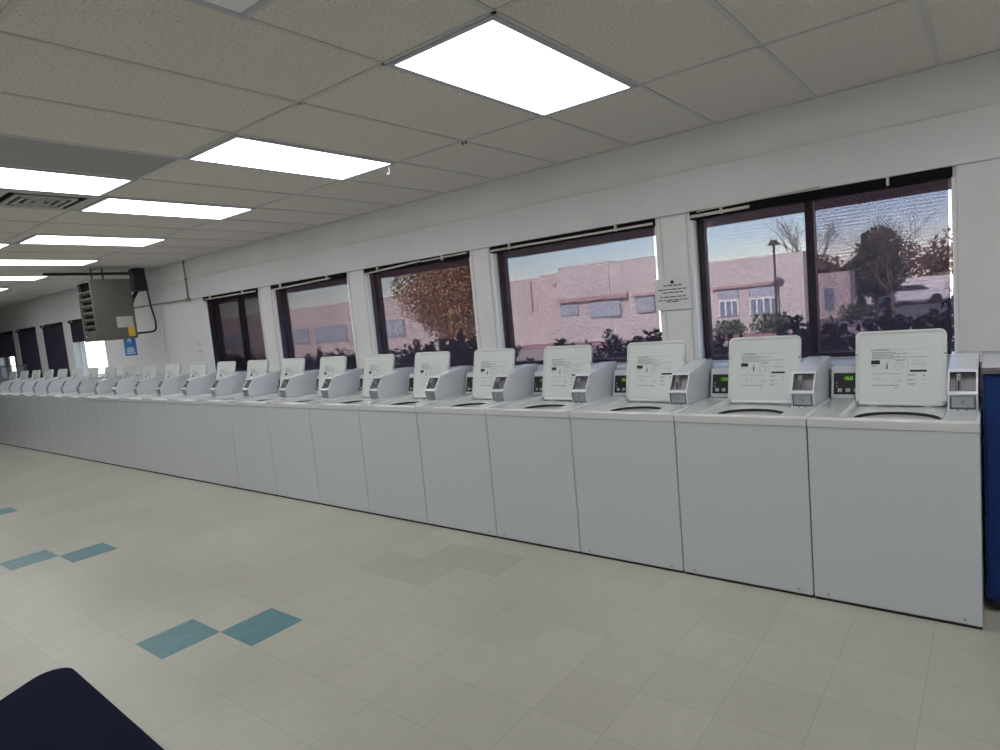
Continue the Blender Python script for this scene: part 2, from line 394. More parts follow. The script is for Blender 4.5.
# ------------------------------------------------------------------ roller shades
SHADE = [('bronze mesh roller shade of the double window nearest the blue cabinet', 'shade', 1.103),
         ('bronze mesh roller shade showing the pink building broadside', 'shade', 1.103),
         ('bronze mesh roller shade showing the orange autumn tree', 'shade', 1.103),
         ('dim bronze mesh shade with the building and bare twigs behind', 'shade', 1.103),
         ('dim mesh shade over the window with a dark centre mullion right of the bare wall', 'shade_mid', 1.125),
         ('short dark shade over the bright window half hidden by the grey heater', 'shade_dense', 1.73),
         ('black closed shade, first full-length one left of the grey heater', 'shade_dense', 1.10),
         ('black closed shade, second full-length one left of the grey heater', 'shade_dense', 1.10),
         ('half-raised black shade cut by the left edge of the photo', 'shade_dense', 1.575)]
for n, (a, b) in enumerate(OPEN):
    lab, mk, zb = SHADE[n]
    t = thing('roller_shade', lab, 'window shade', ((a+b)/2, WY-0.02, zb), group='roller shades in the windows')
    h = (b-a)/2; zt = 2.068-zb
    gapl = 0.055 if n < 5 else 0.02; gapr = 0.012 if n else 0.021
    if n == 1: gapr = 0.02
    bm = bmesh.new(); box(bm, -h+gapl, h-gapr, 0.022, 0.024, 0.0, zt); obj('fabric', bm, M[mk], t)
    bm = bmesh.new(); box(bm, -h+gapl, h-gapr, 0.017, 0.029, -0.013, 0.0, 0.003, 1); obj('bottom_bar', bm, M['bronze'], t)
    bm = bmesh.new(); zr = 2.083-zb
    if n == 0:
        tube(bm, [(-h+0.01, -0.01, zr), (-h+0.40, -0.01, zr+0.004)], 0.011)
        tube(bm, [(-h+0.06, -0.022, zr+0.026), (h-0.65, -0.022, zr+0.050)], 0.0045)
    elif n == 2: tube(bm, [(-h+0.02, -0.01, zr-0.016), (0.12, -0.01, zr+0.018)], 0.009); tube(bm, [(0.14, -0.01, zr+0.012), (h-.01, -0.01, zr+0.022)], 0.008)
    elif n == 3: tube(bm, [(-h+0.02, -0.01, zr-0.02), (h-0.25, -0.01, zr+0.002)], 0.009)
    else: tube(bm, [(-h+0.02, -0.01, zr), (h-0.01, -0.01, zr)], 0.009)
    obj('rod', bm, M['rod'] if n < 5 else M['bronze'], t)
    for xx in ((-h+0.22, h-0.3) if n < 5 else (-h+.2,)):
        bm = bmesh.new(); box(bm, xx-0.007, xx+0.007, -0.024, 0.0, zr-0.012, zr+0.040, 0.002, 1)
        obj('bracket', bm, M['rod'], t)

# ------------------------------------------------------------------ ceiling lights
def light(k0, ya, label, lit=True, name='ceiling_light', length=2*T):
    x1, x0 = gx(k0), gx(k0+1)
    cx, cy = (x0+x1)/2, ya + length/2 + min(.10, .024*max(0, k0-4))
    t = thing(name, label, 'ceiling light', (cx, cy, CEIL-0.012), group='fluorescent ceiling panels' if lit else None)
    hx, hy = T/2-0.006, length/2-0.006
    bm = bmesh.new()
    for s in (-1, 1):
        box(bm, min(s*hx, s*(hx-0.028)), max(s*hx, s*(hx-0.028)), -hy, hy, 0, 0.010, 0.002, 1)
        box(bm, -hx+0.028, hx-0.028, min(s*hy, s*(hy-0.028)), max(s*hy, s*(hy-0.028)), 0, 0.010, 0.002, 1)
    obj('frame', bm, M['fixture'], t)
    bm = bmesh.new(); box(bm, -hx+0.028, hx-0.028, -hy+0.028, hy-0.028, 0.003, 0.009)
    obj('diffuser', bm, M['diffuser'] if lit else M['prism'], t)
    return t
for k, lab in ((-1, 'largest lit ceiling panel, nearest of the row beside the window wall'),
               (2, 'lit ceiling panel second nearest in the row beside the window wall'),
               (5, 'lit ceiling panel third nearest in the row beside the window wall'),
               (8, 'lit ceiling panel fourth nearest in the row beside the window wall'),
               (11, 'lit ceiling panel fifth nearest in the row beside the window wall'),
               (14, 'lit ceiling panel sixth nearest in the row, in front of the grey heater'),
               (17, 'lit ceiling panel seventh nearest in the row, farthest at the left edge'),
               (20, 'lit ceiling panel beyond the left edge, eighth of the window row'),
               (-4, 'added ceiling fill panel out of view above the blue cabinet')):  # unseen panel, added for its light
    light(k, YA, lab)
light(4, YZ, 'lit ceiling panel beside the grey ceiling vent')
light(9, YZ, 'lit ceiling panel past the vent, a sliver at the left edge')
for k, y, lab in ((15, YZ, 'lit ceiling panel out of view in the far left of the room'),
                  (-3, YW-4*T, 'added ceiling fill panel out of view behind the camera, nearest the blue cabinet'),  # from here on, unseen panels added as fill light
                  (3, YW-4*T, 'added ceiling fill panel out of view behind the navy table'),
                  (9, YW-4*T, 'added ceiling fill panel out of view, far behind the navy table'),
                  (-4, YW-2*T, 'added ceiling fill panel out of view, right behind the camera toward the cabinet end'),
                  (-1, YW-2*T, 'added ceiling fill panel out of view, directly above the camera'),
                  (2, YW-2*T, 'added ceiling fill panel out of view, above the navy table'),
                  (-7, YA, 'added ceiling fill panel out of view, past the blue cabinet beside the wall'),
                  (-6, YW, 'added ceiling fill panel out of view, past the blue cabinet mid room')):
    light(k, y, lab)
light(-1, 1.347-2*T, 'unlit ceiling panel with prismatic lens at the top edge', lit=False)
t = obj('ceiling_tile', bmesh.new(), M['darktile'])
bm = bmesh.new(); box(bm, gx(4)+.014, gx(3)-.014, YZ+.014, YA-.014, CEIL-0.004, CEIL+.0)
bm.to_mesh(t.data); bm.free(); t.location = (0, 0, -0.001)
tag(t, 'smooth darker grey ceiling tile beside a lit panel at left', 'ceiling tile')

# vent
x1, x0, y1, y0 = gx(5)-.006, gx(6)+.006, YA-.006, YA-T+.006
t = thing('ceiling_vent', 'square grey air vent with nested louvers in the ceiling', 'vent', ((x0+x1)/2, (y0+y1)/2, CEIL-0.016))
hx, hy = (x1-x0)/2, (y1-y0)/2
bm = bmesh.new(); box(bm, -hx+.05, hx-.05, -hy+.05, hy-.05, 0.010, 0.0155); obj('backing', bm, M['dark'], t)
bm = bmesh.new()
for s in (-1, 1):
    box(bm, min(s*hx, s*(hx-.06)), max(s*hx, s*(hx-.06)), -hy, hy, 0.002, 0.014, .002, 1)
    box(bm, -hx+.06, hx-.06, min(s*hy, s*(hy-.06)), max(s*hy, s*(hy-.06)), 0.002, 0.014, .002, 1)
obj('frame', bm, M['vent'], t)
for q in (0.19, 0.135, 0.08):
    bm = bmesh.new()
    for s in (-1, 1):
        box(bm, min(s*q, s*(q-.024)), max(s*q, s*(q-.024)), -q, q, -0.006, 0.010, .002, 1)
        box(bm, -q+.024, q-.024, min(s*q, s*(q-.024)), max(s*q, s*(q-.024)), -0.006, 0.010, .002, 1)
    obj('louver', bm, M['vent'], t)
bm = bmesh.new(); box(bm, -.03, .03, -.03, .03, -0.006, 0.010, .002, 1); obj('louver', bm, M['vent'], t)

# hooks on the ceiling grid
for (x, y), lab in (((-3.37, 3.205), 'small white hook hanging off the ceiling beside the second lit panel'),
                    ((-2.66, 3.205), 'small dark clip on the ceiling grid left of the largest lit panel')):
    bm = bmesh.new(); z = CEIL-0.006
    big = x < -3
    if big:
        tube(bm, [(0, 0, 0), (0, 0, -0.02), (0.006, 0, -0.04), (0.002, 0, -0.058), (-0.012, 0, -0.06), (-0.018, 0, -0.048)], 0.005, 6)
    else:
        for dx in (-0.018, 0.018): tube(bm, [(dx, 0, 0), (dx*0.6, 0, -0.010), (dx, 0, -0.018)], 0.005, 6)
    o = obj('ceiling_hook', bm, M['whitemetal'] if big else M['pipe']); o.location = (x, y, z); tag(o, lab, 'hook')

# ------------------------------------------------------------------ unit heater, pipes, cable
hx0, hx1, hy0, hy1, hz0, hz1 = -9.98, -9.50, 3.39, 3.90, 1.665, 2.49
t = thing('unit_heater', 'grey box heater with front louvers hanging from the ceiling', 'heater', (hx0, hy0, hz0))
W_, D_, H_ = hx1-hx0, hy1-hy0, hz1-hz0
bm = bmesh.new()
box(bm, 0, W_, 0.04, D_, 0, H_, 0.012, 2)
for xa, xb in ((0, .045), (W_-.045, W_)): box(bm, xa, xb, 0, 0.045, 0.0, H_, 0.004, 1)
box(bm, .04, W_-.04, 0, .045, 0, .14, .004, 1); box(bm, .04, W_-.04, 0, .045, H_-.035, H_, .004, 1)
obj('housing', bm, M['heater'], t)
bm = bmesh.new(); box(bm, .046, W_-.046, 0.036, 0.0395, .141, H_-.036); obj('backing', bm, M['dark'], t)
for i in range(6):
    z = .17 + i*.093
    bm = bmesh.new()
    prism_x(bm, [(0.036, z), (0.002, z+.032), (0.002, z+.044), (0.036, z+.012)], .047, W_-.047); obj('louver', bm, M['heaterslat'], t)
bm = bmesh.new(); box(bm, W_, W_+.002, .26, .47, .158, .308); obj('rating_plate', bm, M['labelpaper'], t)['label'] = 'pale rating plate'
bm = bmesh.new(); box(bm, W_+.0005, W_+.0035, .39, .475, .03, .162); obj('sticker', bm, M['yellow'], t)['label'] = 'yellow sticker'
bm = bmesh.new(); cyl(bm, (.10, -.004, .07), .012, .006, 'Y', 10); obj('knob', bm, M['whitemetal'], t)
for y in (.12, .26):
    bm = bmesh.new(); tube(bm, [(W_/2, y, H_-.005), (W_/2, y, CEIL-hz0)], .010, 8); obj('hanger_rod', bm, M['pipe'], t)
t = thing('flue_elbow', 'dark flue box between the grey heater and the ceiling corner', 'flue', (-9.75, 4.02, 2.33))
bm = bmesh.new(); box(bm, -.08, .08, 0, .17, 0.0, .325, .02, 2); obj('duct', bm, M['cable'], t)
bm = bmesh.new(); tube(bm, [(0, .06, .02), (0, -.02, -.10), (0, -.07, -.24), (0, -.075, -.38)], .028, 10); obj('draft_hose', bm, M['cable'], t)
bm = bmesh.new(); tube(bm, [(-10.30, 3.12, CEIL-.021), (-10.3, 3.7, CEIL-.021), (-10.25, 4.30, CEIL-.021)], .020, 10)
tag(obj('gas_pipe', bm, M['pipe']), 'dark brown pipe running across the ceiling above the heater', 'pipe')
bm = bmesh.new()
P = [(-9.775, 4.21, 2.60), (-9.80, 4.235, 2.45), (-9.80, 4.24, 2.30), (-9.77, 4.24, 2.12), (-9.715, 4.24, 1.97), (-9.69, 4.24, 1.84), (-9.74, 4.23, 1.75), (-9.80, 4.10, 1.735), (-9.80, 3.93, 1.73)]
def smooth_path(P, n=5):
    P = [Vector(p) for p in P]; out = []
    for i in range(len(P)-1):
        a, b, c, d = P[max(i-1, 0)], P[i], P[i+1], P[min(i+2, len(P)-1)]
        for k in range(n):
            u = k/n; out.append(0.5*((2*b) + (c-a)*u + (2*a-5*b+4*c-d)*u*u + (3*b-a-3*c+d)*u**3))
    return out+[P[-1]]
tube(bm, smooth_path(P), .014, 8)
tag(obj('power_cable', bm, M['cable']), 'black cable looping from the flue down to the heater back', 'cable')
bm = bmesh.new(); tube(bm, [(-8.755, WY-.045, CEIL-.003), (-8.755, WY-.045, 2.13)], .010, 8); box(bm, -8.80, -8.71, WY-.065, WY-.03, 2.10, 2.145, .004, 1)
for z in (2.62, 2.39): box(bm, -8.785, -8.725, WY-.05, WY-.03, z, z+.014)
tag(obj('conduit', bm, M['conduit']), 'thin upright conduit with junction box left of the dim double window', 'conduit')
bm = bmesh.new(); tube(bm, [(-8.80, WY-.047, 2.122), (-10.9, WY-.047, 2.145)], .009, 8)
tag(obj('conduit', bm, M['conduit']), 'thin level conduit running from junction box toward the heater', 'conduit')

# ------------------------------------------------------------------ papers on the walls
def lines(bm, rows, x0, x1, z1, y, dz, hgt, rnd, centre=True):
    """rows of print: runs of word-length dashes; rows = list of width fractions (0 = blank)"""
    for i, fr in enumerate(rows):
        if fr <= 0: continue
        w = (x1-x0)*fr; a = (x0+x1)/2-w/2 if centre else x0
        e = a+w; z = z1-i*dz
        while a < e-1e-4:
            b = min(e, a + rnd.uniform(.02, .055)*(x1-x0)/.27)
            box(bm, a, b, y-.0006, y, z-hgt, z); a = b + .008*(x1-x0)/.27
rnd = random.Random(3)
t = thing('notice_sheet', 'white printed notice taped on pier left of the double window', 'notice', (-1.808, WY-.014, 1.462), group=None)
bm = bmesh.new(); box(bm, -.134, .134, -.001, 0, 0, .223); obj('sheet', bm, M['paper'], t)
bm = bmesh.new()
cyl(bm, (0, -.0018, .195), .013, .0006, 'Y', 14)
lines(bm, [.55], -.12, .12, .176, -.0012, .02, .008, rnd); lines(bm, [.9, 0, .62], -.12, .12, .148, -.0012, .011, .007, rnd)
lines(bm, [.8, 0, .95, .4], -.12, .12, .095, -.0012, .0115, .0065, rnd)
obj('print', bm, M['ink'], t)
t = thing('notice_sheet', 'small pale notice on the bare wall left of the dim double window', 'notice', (-8.70, WY-.002, 1.30))
bm = bmesh.new(); box(bm, -.10, .09, -.001, 0, 0, .255); obj('sheet', bm, M['wall'], t)
bm = bmesh.new(); lines(bm, [.75, .6, .7, 0, .6, .7, 0, .5], -.085, .08, .225, -.0012, .026, .006, rnd); obj('print', bm, M['greyink'], t)
t = thing('notice_sheet', 'white paper at the right edge above the blue cabinet', 'notice', (.085, WY-.0135, 1.975))
bm = bmesh.new(); box(bm, -.095, .12, -.001, 0, 0, .28); obj('sheet', bm, M['paper'], t)
t = thing('poster', 'small blue poster with white marks below the grey heater', 'poster', (-10.86, WY-.036, 1.405))
bm = bmesh.new(); box(bm, -.225, .225, -.002, 0, 0, .30); obj('sheet', bm, M['posterblue'], t)
bm = bmesh.new()
tube(bm, [(-.06, -.0028, .235), (.0, -.0028, .265), (.06, -.0028, .235), (.02, -.0028, .20)], .010, 6)
lines(bm, [.55, .75, .65, .8], -.2, .2, .13, -.0022, .028, .017, rnd)
obj('print', bm, M['posterwhite'], t)

# ------------------------------------------------------------------ washing machine (local: front face y=0, base centre x=0)
WP = 0.6719
def make_washer():
    t = thing('washing_machine', '', 'washing machine', group='row of coin washing machines')
    hw = 0.3335
    bm = bmesh.new(); box(bm, -hw, hw, 0.0, .68, .013, .872, .006, 3); c = obj('cabinet', bm, M['washer'], t)
    for x in (-.27, .27):
        bm = bmesh.new(); cyl(bm, (x, -.003, .036), .006, .006, 'Y', 8); obj('screw', bm, M['recess'], c)
    bm = bmesh.new(); box(bm, -.331, .331, .006, .66, 0.0, .0125); obj('base', bm, M['rubber'], t)
    # worktop: raised rim round a recessed well with a round tub opening
    N = 96; ox, oy, ra, rb = .012, .205, .182, .168
    zt, zb, zw = .920, .8735, .890; y0, y1 = -.004, .68
    bm = bmesh.new()
    def rect_ring(xa, xb, ya, yb, z):
        out = []
        for i in range(N):
            a = 2*PI*i/N; ca, sa = math.cos(a), math.sin(a)
            lx = (xb-ox)/ca if ca > 1e-9 else (xa-ox)/ca if ca < -1e-9 else 1e9
            ly = (yb-oy)/sa if sa > 1e-9 else (ya-oy)/sa if sa < -1e-9 else 1e9
            q = min(lx, ly); out.append(bm.verts.new((ox+ca*q, oy+sa*q, z)))
        return out
    hole = lambda f, z: [bm.verts.new((ox+ra*f*math.cos(2*PI*i/N), oy+rb*f*math.sin(2*PI*i/N), z)) for i in range(N)]
    out_t = rect_ring(-hw+.012, hw-.012, y0+.012, y1, zt)
    rings = [out_t, rect_ring(-.205, .209, .022, .528, zt), rect_ring(-.200, .204, .026, .523, zt-.006), rect_ring(-.190, .196, .033, .514, zw), hole(1.0, zw-.001), hole(.985, zw-.004), hole(.98, zw-.05)]
    for q, (A, B) in enumerate(zip(rings, rings[1:])):
        for i in range(N):
            j = (i+1) % N
            f = bm.faces.new((B[i], B[j], A[j], A[i])); f.smooth = q >= 4
    corners = [(hw-.012, y1), (-hw+.012, y1), (-hw+.012, y0+.012), (hw-.012, y0+.012)]
    for cx_, cy_ in corners:
        best = None
        for i in range(N):
            a, b = out_t[i].co, out_t[(i+1) % N].co
            if abs(a.x-b.x) > 1e-6 and abs(a.y-b.y) > 1e-6:
                d = (Vector((cx_, cy_, zt))-(a+b)/2).length
                if best is None or d < best[0]: best = (d, i)
        if best and best[0] > 1e-6:
            i = best[1]; bm.faces.new((out_t[i], out_t[(i+1) % N], bm.verts.new((cx_, cy_, zt))))
    # rounded front and side edges
    prof = [(0.012, 0.0), (0.0075, -.0012), (.0035, -.0035), (.0012, -.0075), (0, -.012), (0, -.0125), (0, zb-zt)]
    loops = []
    for d, dz in prof:
        loops.append([bm.verts.new(p) for p in ((-hw+d, y1, zt+dz), (-hw+d, y0+d, zt+dz), (hw-d, y0+d, zt+dz), (hw-d, y1, zt+dz))])
    for A, B in zip(loops, loops[1:]):
        for i in range(3):
            f = bm.faces.new((A[i], A[i+1], B[i+1], B[i])); f.smooth = B is not loops[-1]
    bm.faces.new(loops[-1]); bm.faces.new((loops[0][0], loops[0][3], loops[-1][3], loops[-1][0]))
    bmesh.ops.remove_doubles(bm, verts=bm.verts, dist=1e-5)
    bmesh.ops.recalc_face_normals(bm, faces=bm.faces)
    obj('worktop', bm, M['worktop'], t)
    bm = bmesh.new()
    rs = []
    for i in range(N):
        a = 2*PI*i/N
        rs.append([bm.verts.new((ox+(ra*f_)*math.cos(a), oy+(rb*f_)*math.sin(a), zw+q)) for f_, q in ((.983, -.004), (.965, -.002), (.945, -.006), (.945, -.016), (.978, -.018))])
    for i in range(N):
        A, B = rs[i], rs[(i+1) % N]
        for k in range(5): bm.faces.new((A[k], B[k], B[(k+1) % 5], A[(k+1) % 5]))
    bmesh.ops.recalc_face_normals(bm, faces=bm.faces)
    obj('opening_ring', bm, M['rubber'], t, True)  # black ring just inside the tub opening
    bm = bmesh.new()                                # tub: beige ring then steel drum wall and floor
    lv = [(.975, -.019), (.90, -.021), (.85, -.036), (.85, -.30)]
    loops = [[bm.verts.new((ox+ra*q*math.cos(2*PI*i/N), oy+rb*q*math.sin(2*PI*i/N), zw+z)) for i in range(N)] for q, z in lv]
    for q, (A, B) in enumerate(zip(loops, loops[1:])):
        for i in range(N):
            f = bm.faces.new((A[i], A[(i+1) % N], B[(i+1) % N], B[i])); f.material_index = 0 if q < 2 else 1; f.smooth = True
    f = bm.faces.new(loops[-1]); f.material_index = 1
    obj('tub', bm, [M['beige'], M['tub']], t)
    # lid, standing open (local lid frame: u across, v up, w towards the room)
    lid_w, lid_h = .400, .390; lx, ly, lz = -.001, .487, .897; ang = math.radians(13)
    LM = Matrix.Translation((lx, ly, lz)) @ Matrix.Rotation(-ang, 4, 'X')
    def put(bm):
        bmesh.ops.transform(bm, matrix=LM, verts=bm.verts)
    bm = bmesh.new()
    o_ = rrect(-lid_w/2, lid_w/2, 0, lid_h, .030, 6); i_ = rrect(-lid_w/2+.012, lid_w/2-.012, .012, lid_h-.012, .022, 6)
    i2 = rrect(-lid_w/2+.018, lid_w/2-.018, .018, lid_h-.018, .018, 6)
    n = len(o_)
    R = [[bm.verts.new((x, y, z)) for x, z in L] for L, y in ((o_, .018), (o_, .003), (rrect(-lid_w/2+.003, lid_w/2-.003, .003, lid_h-.003, .027, 6), 0), (i_, 0), (i2, .008))]
    bm.faces.new(R[0])
    for A, B in zip(R, R[1:]):
        for i in range(n):
            f = bm.faces.new((A[i], A[(i+1) % n], B[(i+1) % n], B[i])); f.smooth = True
    bm.faces.new(R[-1][::-1])
    bmesh.ops.recalc_face_normals(bm, faces=bm.faces); put(bm)
    lid = obj('lid', bm, M['lid'], t)
    for x, z in ((-lid_w/2+.006, .265), (lid_w/2-.006, .265), (-lid_w/2+.014, .018), (lid_w/2-.014, .018)):
        bm = bmesh.new(); cyl(bm, (x, -.004, z), .0055, .006, 'Y', 8); put(bm); obj('bumper', bm, M['recess'], lid)
    for x in (-.12, .12):
        bm = bmesh.new(); box(bm, x-.02, x+.02, .006, .016, -.006, .004, .002, 1); put(bm); obj('hinge', bm, M['washer'], lid)
    # printed instructions on the lid
    r2 = random.Random(11); YF = .0076
    U = lambda u: -lid_w/2 + u*lid_w
    V = lambda v: lid_h*(1-v)
    def rect(bm, u0, u1, v0, v1, mi=0): box(bm, U(u0), U(u1), YF-.0004, YF, V(v1), V(v0), mi=mi)
    def text_row(bm, u0, u1, v, hh=.010, mi=1, lo=.015, hi=.05):
        a = u0
        while a < u1:
            b = min(u1, a+r2.uniform(lo, hi)); rect(bm, a, b, v, v+hh, mi); a = b+.008
    def stroke(bm, pts, r=.0009, mi=1):
        tube(bm, [(U(u), YF, V(v)) for u, v in pts], r, 4, mi)
    def circ(bm, u, v, ru, mi=1, a0=0, a1=2*PI):
        stroke(bm, [(u+ru*math.cos(a0+(a1-a0)*i/14), v+ru*math.sin(a0+(a1-a0)*i/14)) for i in range(15)], mi=mi)
    bm = bmesh.new()
    add_text(bm, 'WARNING', .0145, lambda x, y: (U(.205)+x, YF-.0005, V(.268)+y), mi=0)
    stroke(bm, [(.18, .268), (.19, .246), (.20, .268), (.18, .268)], mi=0)
    rect(bm, .33, .79, .252, .255, 1)
    for v, u1 in ((.285, .46), (.305, .58), (.325, .42), (.345, .50), (.365, .44)): text_row(bm, .19, u1, v)
    text_row(bm, .46, .79, .352, .009)
    rect(bm, .18, .28, .395, .448, 0); text_row(bm, .18, .24, .46, .007); text_row(bm, .18, .25, .475, .007)
    text_row(bm, .44, .58, .385, .008); text_row(bm, .46, .56, .40, .008)
    rect(bm, .352, .366, .455, .515, 0); circ(bm, .359, .445, .008, 0); stroke(bm, [(.28, .53), (.30, .49), (.33, .475), (.345, .52)]); stroke(bm, [(.35, .42), (.375, .41), (.38, .44)])
    circ(bm, .49, .475, .052); stroke(bm, [(.455, .51), (.47, .46), (.50, .455), (.515, .50), (.53, .50)]); stroke(bm, [(.465, .44), (.515, .445)])
    rect(bm, .585, .588, .40, .555, 1)
    circ(bm, .70, .46, .065, 1, PI, 2*PI); stroke(bm, [(.635, .46), (.67, .445), (.70, .47), (.73, .44), (.765, .46)]); stroke(bm, [(.66, .475), (.70, .43), (.74, .475)])
    rect(bm, .61, .79, .528, .556, 0)
    rect(bm, .18, .50, .572, .578, 1)
    circ(bm, .27, .645, .022); circ(bm, .30, .65, .035, 1, -1, 1); stroke(bm, [(.20, .65), (.235, .635), (.26, .66)])
    stroke(bm, [(.44, .63), (.47, .615), (.52, .66), (.525, .68), (.46, .66)]); circ(bm, .485, .655, .03, 1, 0, PI)
    for v, u1 in ((.585, .69), (.60, .66), (.65, .68), (.665, .65), (.705, .68), (.72, .65)): text_row(bm, .585, u1, v, .008)
    circ(bm, .76, .60, .012, 0); stroke(bm, [(.735, .655), (.765, .645), (.77, .67)]); stroke(bm, [(.735, .715), (.765, .705), (.78, .735)])
    text_row(bm, .19, .50, .725, .012, 1); text_row(bm, .44, .50, .76, .008)
    put(bm); obj('instruction_print', bm, [M['ink'], M['greyink']], lid)
    # console behind the lid
    bm = bmesh.new(); xa, xb = -.328, .211
    fs, sd = prism_x(bm, [(.552, .9205), (.595, 1.077), (.608, 1.090), (.68, 1.095), (.68, .9205)], xa, xb)
    bmesh.ops.bevel(bm, geom=[e for e in bm.edges], offset=.004, segments=2, affect='EDGES')
    obj('console', bm, M['washer'], t)
    sl = math.atan2(.043, .1565)
    PM = Matrix.Translation((0, .552, .9205)) @ Matrix.Rotation(-sl, 4, 'X')
    def putp(bm): bmesh.ops.transform(bm, matrix=PM, verts=bm.verts)
    bm = bmesh.new(); box(bm, -.316, -.10, -.003, .001, .022, .140, .002, 1); putp(bm); cp = obj('control_panel', bm, M['black'], t)
    bm = bmesh.new(); box(bm, -.275, -.215, -.0042, -.003, .096, .122); putp(bm); obj('display', bm, M['display'], cp)
    bm = bmesh.new()
    segs = {'1': 'bc', '5': 'afgcd', '0': 'abcdef', '2': 'abged', '7': 'abc'}
    def digit(ch, x, z, w, h):
        q = .0022
        pos = {'a': (x, x+w, z+h-q, z+h), 'g': (x, x+w, z+h/2-q/2, z+h/2+q/2), 'd': (x, x+w, z, z+q),
               'f': (x, x+q, z+h/2, z+h), 'e': (x, x+q, z, z+h/2), 'b': (x+w-q, x+w, z+h/2, z+h), 'c': (x+w-q, x+w, z, z+h/2)}
        for s in segs[ch]:
            a, b, c, d = pos[s]; box(bm, a, b, -.005, -.0042, c, d)
    for ch, x in (('1', -.269), ('5', -.252), ('0', -.235)): digit(ch, x, .101, .011, .017)
    putp(bm); obj('digits', bm, M['digit'], cp)
    for x in (-.285, -.245, -.205):
        bm = bmesh.new(); box(bm, x-.011, x+.011, -.007, -.003, .034, .054, .003, 2); putp(bm); obj('button', bm, M['button'], cp)
    for z in (.066, .085):
        bm = bmesh.new(); cyl(bm, (-.300, -.005, z), .0035, .003, 'Y', 8); putp(bm); obj('indicator', bm, M['button'], cp)
    # coin box on the right
    bm = bmesh.new(); ca, cb = .213, .325
    prof = [(.242, .9205), (.232, 1.0), (.236, 1.005), (.300, 1.098), (.312, 1.104), (.62, 1.142), (.68, 1.142), (.68, .9205)]
    fs, sd = prism_x(bm, prof, ca, cb)
    lowf, upf = sd[0], sd[2]
    for f, ins, dep in ((lowf, .010, .010), (upf, .010, .045)):
        bmesh.ops.inset_individual(bm, faces=[f], thickness=ins, depth=0)
        r = bmesh.ops.extrude_face_region(bm, geom=[f]); nv = [v for v in r['geom'] if isinstance(v, bmesh.types.BMVert)]
        for v in nv: v.co.y += dep; 
        nf = [q for q in r['geom'] if isinstance(q, bmesh.types.BMFace)]
        for q in nf:
            q.material_index = 1
            for e in q.edges:
                for g in e.link_faces: g.material_index = 1
        if f.is_valid: bm.faces.remove(f)
    bmesh.ops.recalc_face_normals(bm, faces=bm.faces)
    obj('coin_box', bm, [M['coin'], M['recess']], t)
    bm = bmesh.new(); box(bm, .226, .312, .236, .246, .936, .988, .003, 2); cd = obj('coin_drawer', bm, M['steel'], t)
    bm = bmesh.new(); cyl(bm, (.270, .229, .962), .0075, .008, 'Y', 12); box(bm, .2685, .2715, .2284, .2292, .957, .967); obj('lock', bm, M['recess'], cd)
    bm = bmesh.new(); box(bm, .246, .262, .270, .302, 1.015, 1.085, .002, 1); cs = obj('coin_slide', bm, M['recess'], t)
    bm = bmesh.new(); box(bm, .2515, .2565, .268, .2705, 1.018, 1.054); obj('slot', bm, M['ink'], cs)
    bm = bmesh.new(); cyl(bm, (.254, .262, 1.062), .006, .010, 'Y', 10); obj('knob', bm, M['chrome'], cs)
    bm = bmesh.new(); cyl(bm, (.242+.008, .2365, .926), .006, .010, 'Y', 8); cyl(bm, (.282, .2365, .926), .006, .010, 'Y', 8); obj('screw', bm, M['recess'], t)
    for x, y in ((.262, .45), (.268, .46)):
        pass
    return t
washer = make_washer()
index_kids(washer)
XC0 = -0.0573 - WP/2
NW = 23
for k in range(NW):
    o = washer if k == 0 else copy_tree(washer)
    o.location = (XC0 - WP*k, 3.263, 0)
    if k == 0: o['label'] = 'white coin washer with lid up standing right beside the blue cabinet'
    elif k == NW-1: o['label'] = 'white coin washer with lid up at the far left end of the visible row'
    else: o['label'] = 'white coin washer with lid up, %s in the row counting from the blue cabinet' % ORD[k]
    if k >= 1:                                     # lids do not all lean alike
        pass

# ------------------------------------------------------------------ blue cabinet, table, bin
t = thing('storage_cabinet', 'dark blue cabinet with taupe top beside the nearest washer', 'cabinet', (-.054, 3.45, 0))
bm = bmesh.new(); box(bm, 0.004, .60, 0.012, .53, .06, 1.100, .004, 2); obj('body', bm, M['navy'], t)
bm = bmesh.new(); box(bm, 0.0, .61, -.004, .535, 1.101, 1.124, .003, 2); ct = obj('counter_top', bm, M['countertop'], t)
bm = bmesh.new(); box(bm, 0.0, .61, -.012, -.0045, 1.097, 1.1245, .002, 2); obj('edge_strip', bm, M['countergrey'], ct)
bm = bmesh.new(); box(bm, .03, .58, .05, .50, 0, .06); obj('plinth', bm, M['black'], t)
for x0_, x1_ in ((.015, .295), (.305, .59)):
    bm = bmesh.new(); box(bm, x0_, x1_, 0, .0115, .08, 1.09, .003, 2); d = obj('door', bm, M['navy'], t)
    hx_ = x1_-.03 if x0_ < .1 else x0_+.03
    bm = bmesh.new(); tube(bm, [(hx_, -.0005, .62), (hx_, -.025, .63), (hx_, -.025, .73), (hx_, -.0005, .74)], .005, 8); obj('handle', bm, M['black'], d)

